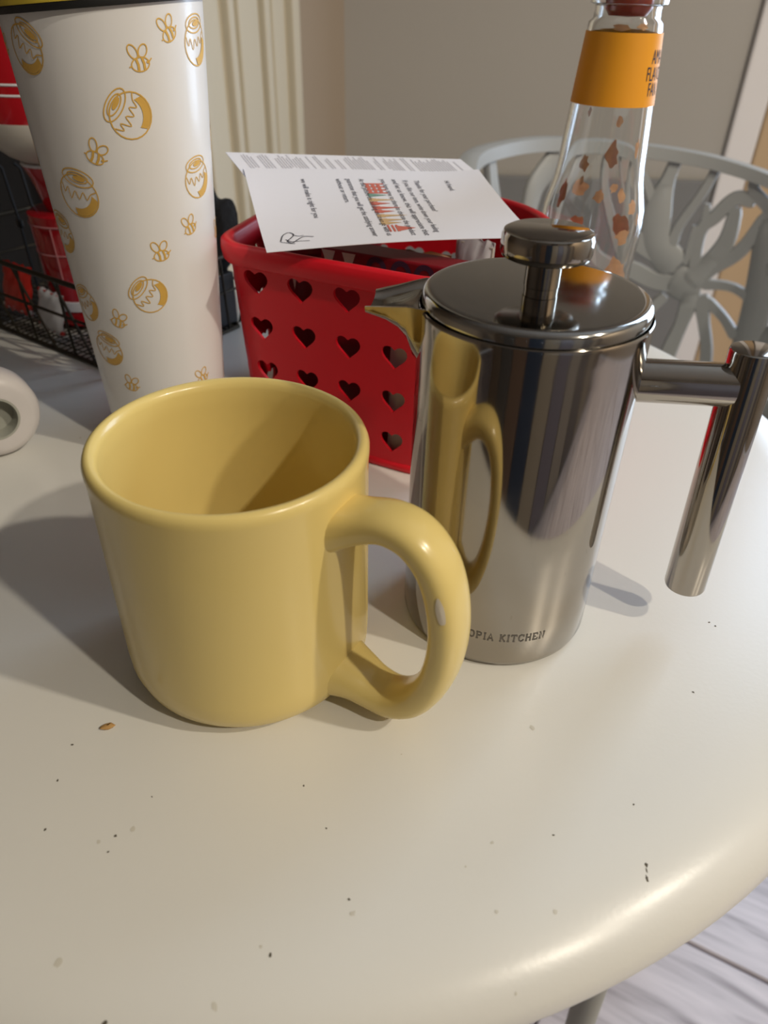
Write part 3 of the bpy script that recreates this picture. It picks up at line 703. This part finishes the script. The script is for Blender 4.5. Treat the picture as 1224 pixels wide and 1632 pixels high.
def br_(z):
    q = [p for p in op if p[1] > .0]
    for (ra, za), (rb, zb) in zip(q, q[1:]):
        if za <= z <= zb and zb > za: return ra + (rb - ra) * (z - za) / (zb - za)
    return .02
zs = [.1712 + (.2055 - .1712) * k / 12 for k in range(13)]
MB().lathe([(br_(z) + .00025, z) for z in zs] + [(br_(z) + .0001, z) for z in reversed(zs)], 96).build('neck_label', M_ORANGE, bot, auto=60)
lt = MB()
for tx2, z, a in [('AMA', .1917, -53), ('FLAVO', .1838, -60.5), ('FAN', .1765, -54)]:
    v, f = text2(tx2, .0094, 'LEFT', .52)
    lt.add([((br_(z + y) + .0005) * math.cos(R(a) + x / .0215), (br_(z + y) + .0005) * math.sin(R(a) + x / .0215), z + y) for x, y in v], f)
lt.build('label_text', M_INK, bot, smooth=False, fix=False)
rnd = random.Random(11)
def smear(a, z, w_, h_, seed, m=M_SAUCE):
    rn = random.Random(seed); b = MB(); nn = 14; pts = [(w_ * rn.uniform(.6, 1.2) * math.cos(2 * math.pi * k / nn), h_ * rn.uniform(.6, 1.2) * math.sin(2 * math.pi * k / nn)) for k in range(nn)]
    pts = [(p.x, p.y) for p in catmull([(x, y, 0) for x, y in pts], 3, True)]
    fill2(b, pts, lambda x, y: ((br_(z + y) - .0027) * math.cos(R(a) + x / .022), (br_(z + y) - .0027) * math.sin(R(a) + x / .022), z + y))
    b.build('dried_sauce', m, bot, smooth=False, fix=False)
for i, (a, z, w_, h_) in enumerate([(-88, .1645, .0018, .0030), (-52, .150, .0018, .0055), (-128, .142, .0025, .0050), (-126, .133, .0010, .0030), (-100, .126, .0030, .0035), (-82, .130, .0022, .0028), (-70, .126, .0022, .004), (-52, .119, .0030, .0050), (-40, .112, .0018, .004),
                                    (-150, .125, .0025, .008), (-120, .112, .0030, .003), (-66, .080, .006, .012), (-50, .076, .005, .010), (-62, .104, .004, .005), (-135, .168, .0012, .0025), (60, .14, .004, .008), (100, .12, .005, .006), (30, .10, .006, .008), (-35, .145, .001, .005)]): smear(a, z, w_, h_, i)
smear(-75, .208, .004, .0015, 40); smear(-110, .2075, .006, .0014, 41)
MB().lathe([(0, .212), (.010, .2125), (.0125, .216), (.0128, .2285), (0, .2285)], 40).build('sauce_plug', M_REDPLUG, bot)

# ================================================================ wire basket with red things (behind the tumbler)
WB = Vector((-0.182, 0.460, 0)); wa = Vector((-.829, .559, 0)); wb = wa.cross(zz) * -1; wb = Vector((.559, .829, 0))
AL, BLn, WH = .205, .120, .062
wire = thing('wire_basket', 'dark bronze wire basket behind the white tumbler', 'basket', WB)
def wp(a, b, z): return wa * a + wb * b + zz * z
rm = MB(); fl = .010
for z, e, r in ((.0018, 0, .0016), (WH, fl, .0018), (WH * .55, fl * .5, .0011)):
    pts = []
    for (a, b), (a2, b2) in zip([(-e, -e), (AL + e, -e), (AL + e, BLn + e), (-e, BLn + e)], [(AL + e, -e), (AL + e, BLn + e), (-e, BLn + e), (-e, -e)]):
        for k in range(8): pts.append(wp(a + (a2 - a) * (k + .5) / 8, b + (b2 - b) * (k + .5) / 8, z))
    rm.tube(pts, r, 8, closed=True)
rm.build('frame_rings', M_WIRE, wire)
wv = MB().tube([Vector((0, 0, .0018)), Vector((0, 0, WH))], .0012, 6)
for k in range(9):
    for side in range(2):
        b = -1 if side == 0 else 1
        a0 = AL * (k + .25) / 9; sg = 1 if k % 2 else -1
        y0 = 0 if side == 0 else BLn
        MB().tube([wp(a0, y0, .0018), wp(a0 + sg * .006, y0 + b * fl * .5, WH * .5), wp(a0 + sg * .014, y0 + b * fl, WH)], .0011, 6).build('side_wire', M_WIRE, wire)
for k in range(5):
    for side in range(2):
        b = -1 if side == 0 else 1; b0 = BLn * (k + .3) / 5; x0 = 0 if side == 0 else AL; sg = 1 if k % 2 else -1
        MB().tube([wp(x0, b0, .0018), wp(x0 + b * fl * .5, b0 + sg * .006, WH * .5), wp(x0 + b * fl, b0 + sg * .012, WH)], .0011, 6).build('side_wire', M_WIRE, wire)
ml = MB()
for k in range(1, 34): a = AL * k / 34; ml.tube([wp(a, 0, .0018), wp(a, BLn, .0018)], .0006, 4)
for k in range(1, 18): b = BLn * k / 18; ml.tube([wp(0, b, .0026), wp(AL, b, .0026)], .0006, 4)
mo = ml.build('floor_mesh', M_WIRE, wire); mo['kind'] = 'stuff'

def at(a, b, z=0): p = WB + wp(a, b, 0); return (p.x, p.y, z)
# red lined canister standing in the wire basket
SA_, SB_ = .105, .053
rc = thing('red_canister', 'red canister with thin pink lines standing in the wire basket', 'canister', at(SA_, SB_, .0034), .4)
MB().lathe([(0, 0), (.022, 0), (.024, .001), (.0258, .04), (.0275, .079), (.0275, .081), (.026, .0816), (0, .0816)], 40).build('body', M_REDGL, rc)
def rcr(z): return .024 + .0035 * z / .079
for z in (.034, .054, .074):
    r = rcr(z); MB().lathe([(r + .0004, z), (r + .0009, z + .0006), (r + .0005, z + .0012)], 40).build('pink_line', M_PINKL, rc)
for k in range(9):
    a = 2 * math.pi * k / 9; MB().tube([((rcr(.034) + .0005) * math.cos(a), (rcr(.034) + .0005) * math.sin(a), .034), ((rcr(.074) + .0005) * math.cos(a), (rcr(.074) + .0005) * math.sin(a), .074)], .0005, 5).build('pink_line', M_PINKL, rc)
MB().lathe([(.0246, .012), (.0254, .0125), (.0256, .0195), (.0250, .020)], 40).build('paper_band', M_FOIL, rc)
p1 = pouch('candy_packet', 'red and white candy packet slumped in the front of the wire basket', at(.135, .012, .012), R(146), 14, .036, .036, .008, M_FOILR, M_FOIL)
p2 = pouch('candy_packet', 'white and red candy packet lying against the tumbler side of the wire basket', at(.095, .012, .006), R(140), 12, .034, .030, .008, M_FOIL, M_FOILR)
p3 = pouch('candy_packet', 'silver blue candy packet in the wire basket beside the red basket', at(.030, .068, .0045), R(60), 4, .040, .052, .012, mat('blue_foil', (.34, .37, .45), .3), M_FOIL)
sc2 = thing('small_red_cup', 'small tapered red cup with a pale rim stacked on the lined red canister', 'cup', at(SA_, SB_, .0852), 0)
MB().lathe([(0, 0), (.013, 0), (.014, .002), (.0195, .022), (.0235, .0315), (.022, .0315), (.018, .022), (0, .006)], 40).build('body', M_REDGL, sc2)
MB().tube([(.0225 * math.cos(2 * math.pi * k / 24), .0225 * math.sin(2 * math.pi * k / 24), .0318) for k in range(24)], .0013, 8, closed=True).build('rim', M_FOIL, sc2)
cu = thing('stacking_cup', 'glossy red and cream rounded cup on top of the small red cup', 'cup', at(SA_, SB_, .1186))
MB().lathe([(0, 0), (.022, 0), (.030, .004), (.040, .013), (.0455, .026), (.0458, .0275)], 56).build('cream_base', M_CREAM, cu, auto=60)
MB().lathe([(.0458, .0275), (.0470, .034), (.0475, .052), (.046, .080), (.043, .100), (.041, .100), (.043, .06), (.03, .035), (0, .03)], 56).build('red_body', M_REDGL, cu, auto=60)
for z, r in ((.043, .0472), (.049, .0475)): MB().lathe([(r, z), (r + .0006, z + .0006), (r + .0003, z + .0016)], 56).build('stripe', M_FOIL, cu)
hk = thing('wire_hooks', 'pair of thin black wires leaning beside the red canister', 'wire hook', at(.165, .050, .0034))
for k, dx in enumerate((0, .014)):
    MB().tube([(dx, 0, .0012), (dx - .001, .0, .06), (dx - .004, 0, .102), (dx - .007, -.002, .106)], .0012, 6).build('wire', M_BLACK, hk)
    MB().lathe([(.0003, .058), (.0026, .060), (.0026, .064), (.0003, .066)], 10, (dx - .001, 0, 0)).build('bead', M_BLACK, hk)
# black plush and clip seen between tumbler and red basket
pb = MB(); ico = bmesh.new(); bmesh.ops.create_icosphere(ico, subdivisions=4, radius=1)
rn = random.Random(2)
for v in ico.verts:
    k = 1 + rn.uniform(-.06, .06); v.co = Vector((v.co.x * .026 * k, v.co.y * .024 * k, .030 + v.co.z * .030 * k + .004 * math.sin(9 * v.co.x)))
    if v.co.z < 0: v.co.z = 0
pb.add([v.co[:] for v in ico.verts], [tuple(x.index for x in f.verts) for f in ico.faces]); ico.free()
po = pb.build('plush_ball', M_FUR); po.location = at(.020, .106, .0436); tag(po, 'black fuzzy plush ball behind the corner of the red basket', 'plush')
bx = thing('stacked_carton', 'dark carton under the black plush ball in the wire basket', 'box', at(.022, .100, .0034), R(56))
MB().box((0, 0, .0199), (.034, .036, .0398)).build('carton', mat('dark_carton', (.03, .03, .033), .5), bx, smooth=False, bevel=.001)
MB().box((0, 0, .03995), (.012, .036, .0003)).build('tape', M_CLIP, bx, smooth=False)

# ================================================================ tape roll at the table's left
trl = thing('tape_roll', 'pale tape roll standing on edge by the wire basket corner', 'tape roll', (-.2225, .362, 0))
rv = MB(); ro, ri, hw = .0248, .0125, .012
sec = [(ri, -hw), (ro - .006, -hw), (ro - .002, -hw + .0015), (ro, -hw + .006), (ro, hw - .006), (ro - .002, hw - .0015), (ro - .006, hw), (ri, hw)]
rv.lathe([(r, z) for r, z in sec] + [sec[0]], 72)
RT = Matrix.Rotation(R(90), 4, 'X'); RZ = Matrix.Rotation(R(38), 4, 'Z')
def setup(o): o.matrix_local = Matrix.Translation((0, 0, ro)) @ RZ @ RT
setup(rv.build('tape', M_ROLL, trl, auto=50))
setup(MB().lathe([(ri - .0012, -hw - .0003), (ri, -hw - .0003), (ri, hw + .0003), (ri - .0012, hw + .0003), (ri - .0012, -hw - .0003)], 48).build('core', M_CORE, trl))
setup(MB().lathe([(0, hw * .2), (ri - .0012, hw * .2)], 48).build('core_plug', M_CORE, trl))

# ================================================================ lattice chair behind the table
CX, CY, CR = .33, .80, .25
chair = thing('lattice_chair', 'pale grey metal tub chair with branching leaf cut-outs in its back', 'chair', (CX, CY, FZ))
def csurf(th, z, off=0.0): r = CR + off + .06 * max(0, z) ; return Vector((r * math.cos(R(th)), r * math.sin(R(th)), z - FZ))
rimk = [(200, -.06), (188, .02), (180, .055), (170, .073), (159.6, .076), (144.3, .075), (129.5, .074), (117.4, .071), (96.4, .064), (79.3, .057), (68.4, .051), (54.8, .040), (42.2, .025), (28, .000), (12, -.045), (-6, -.11)]
rp_ = catmull([(a, b, 0) for a, b in rimk], 6)
def ribbon(name, pts, parent, m, th=.008):
    """pts: (theta, z, width) centre line on the curved back; a solid flat bar with rounded edges"""
    cp_ = catmull([(R(p[0]) * CR, p[1], p[2]) for p in pts], 6); n_ = len(cp_); b = MB(); v = []; f = []
    secs = []
    for i in range(n_):
        a = cp_[max(0, i - 1)]; c = cp_[min(n_ - 1, i + 1)]; d = Vector((c.x - a.x, c.y - a.y)); d.normalize(); nx, nz = -d.y, d.x; wv_ = cp_[i].z
        if i == 0 or i == n_ - 1: wv_ *= .75
        q = []
        for s_, o_ in ((-.5, -.2), (-.42, -.5), (.42, -.5), (.5, -.2), (.5, .2), (.42, .5), (-.42, .5), (-.5, .2)):
            q.append(csurf(math.degrees((cp_[i].x + nx * wv_ * s_) / CR), cp_[i].y + nz * wv_ * s_, o_ * th))
        v += q
    for i in range(n_ - 1):
        for k in range(8): f.append((i * 8 + k, i * 8 + (k + 1) % 8, (i + 1) * 8 + (k + 1) % 8, (i + 1) * 8 + k))
    f.append(tuple(reversed(range(8)))); f.append(tuple(range((n_ - 1) * 8, n_ * 8)))
    return b.add(v, f).build(name, m, parent, auto=50)
ribbon('back_rim', [(p[0], p[1] - .007, .017) for p in rimk], chair, M_CHAIR, .020)
BR = [
[(117.0, 0.054, 0.026), (121.5, 0.038, 0.025), (126.0, 0.018, 0.024), (127.5, -0.004, 0.0225), (128.6, -0.03, 0.024), (128.0, -0.065, 0.028), (125, -.13, .033), (120, -.22, .04)],
[(80.2, 0.057, 0.013), (81.8, 0.024, 0.0149), (83.0, -0.017, 0.0307), (81.1, -0.059, 0.0314), (73.8, -0.09, 0.0353)],
[(84.5, -0.01, 0.0119), (88.2, 0.017, 0.0084), (91.2, 0.036, 0.0066), (94, .06, .006)],
[(68.7, 0.047, 0.0097), (70.7, 0.014, 0.0099), (75.4, -0.034, 0.0111), (76.4, -0.061, 0.0139)],
[(55.9, 0.005, 0.013), (61.5, 0.006, 0.0148), (65.8, -0.019, 0.0151), (68.8, -0.039, 0.0136), (68.0, -0.091, 0.0123)],
[(60.6, -0.004, 0.0132), (60.8, -0.049, 0.0186), (64.6, -0.086, 0.0226), (68.6, -0.109, 0.0302)],
[(51.6, -0.006, 0.013), (55.9, -0.056, 0.0152), (62.8, -0.085, 0.0174), (67.9, -0.109, 0.0266)],
[(68.9, -0.004, 0.0075), (68.4, -0.036, 0.0077), (67.9, -0.082, 0.0087)],
[(70.8, -0.033, 0.0068), (70.9, -0.084, 0.0079)],
[(74.0, -0.103, 0.0302), (69.3, -0.111, 0.0409), (64.2, -0.112, 0.03)],
[(64.4, -0.109, 0.0123), (56.6, -0.105, 0.0104), (51.1, -0.111, 0.0103), (46.7, -0.125, 0.012)],
[(61.6, -0.129, 0.0124), (55.0, -0.149, 0.0107), (49.7, -0.172, 0.0125)],
[(63.7, -0.124, 0.0195), (60.4, -0.162, 0.0135), (57.1, -0.202, 0.0138), (55, -.26, .016)],
[(66.5, -0.119, 0.0231), (67.2, -0.168, 0.0165), (68.5, -0.203, 0.0187), (70, -.26, .02)],
[(69.6, -0.113, 0.0214), (78.7, -0.112, 0.0197), (86.1, -0.1, 0.0197), (96, -.085, .018), (106, -.055, .018), (118, -.035, .018)],
[(72.9, -0.09, 0.0212), (81.6, -0.071, 0.022), (87.9, -0.056, 0.0192), (95, -.02, .016), (100, .02, .014), (101, .048, .014)],
[(74.5, -0.131, 0.0127), (79.0, -0.161, 0.0129), (81.1, -0.201, 0.0132), (84, -.26, .016)],
[(51.3, -0.009, 0.0211), (48.0, -0.075, 0.0285), (46.1, -0.133, 0.031), (45.4, -0.187, 0.032), (44, -.26, .034)],
[(58.4, 0.038, 0.0081), (57.2, 0.018, 0.0113), (52.1, 0.002, 0.0129), (46, -.02, .016)],
[(50, .03, .014), (47, .005, .018), (44, -.03, .022), (46, -.08, .03)],
[(100, -.095, .016), (104, -.15, .016), (106, -.26, .02)],
[(150, .07, .016), (146, .02, .018), (139, -.04, .020), (130, -.09, .026)],
[(172, .06, .02), (168, 0, .024), (160, -.08, .026), (150, -.17, .03), (140, -.26, .03)],
[(25, -.01, .02), (30, -.08, .026), (38, -.16, .03), (44, -.22, .03)],
[(8, -.06, .02), (14, -.14, .028), (22, -.26, .03)],
]
for b in BR: ribbon('branch', [(t, z, w_ * 1.25) for t, z, w_ in b], chair, M_CHAIR, .009)
# lower shell wall, seat, legs
ribbon('shell_wall', [(a, -.265, .05) for a in range(-8, 209, 12)], chair, M_CHAIR, .010)
se = MB(); se.lathe([(0, .43), (.20, .43), (.238, .437), (.2485, .450), (.2485, .458), (.236, .447), (.20, .440), (0, .440)], 72)
se.build('seat', M_CHAIR, chair)
for a in (45, 135, 225, 315):
    c, s = math.cos(R(a)), math.sin(R(a))
    MB().tube([(.17 * c, .17 * s, .431), (.235 * c, .235 * s, 0.0)], lambda i: (.014, .011)[i], 12).build('leg', M_CHAIR, chair)
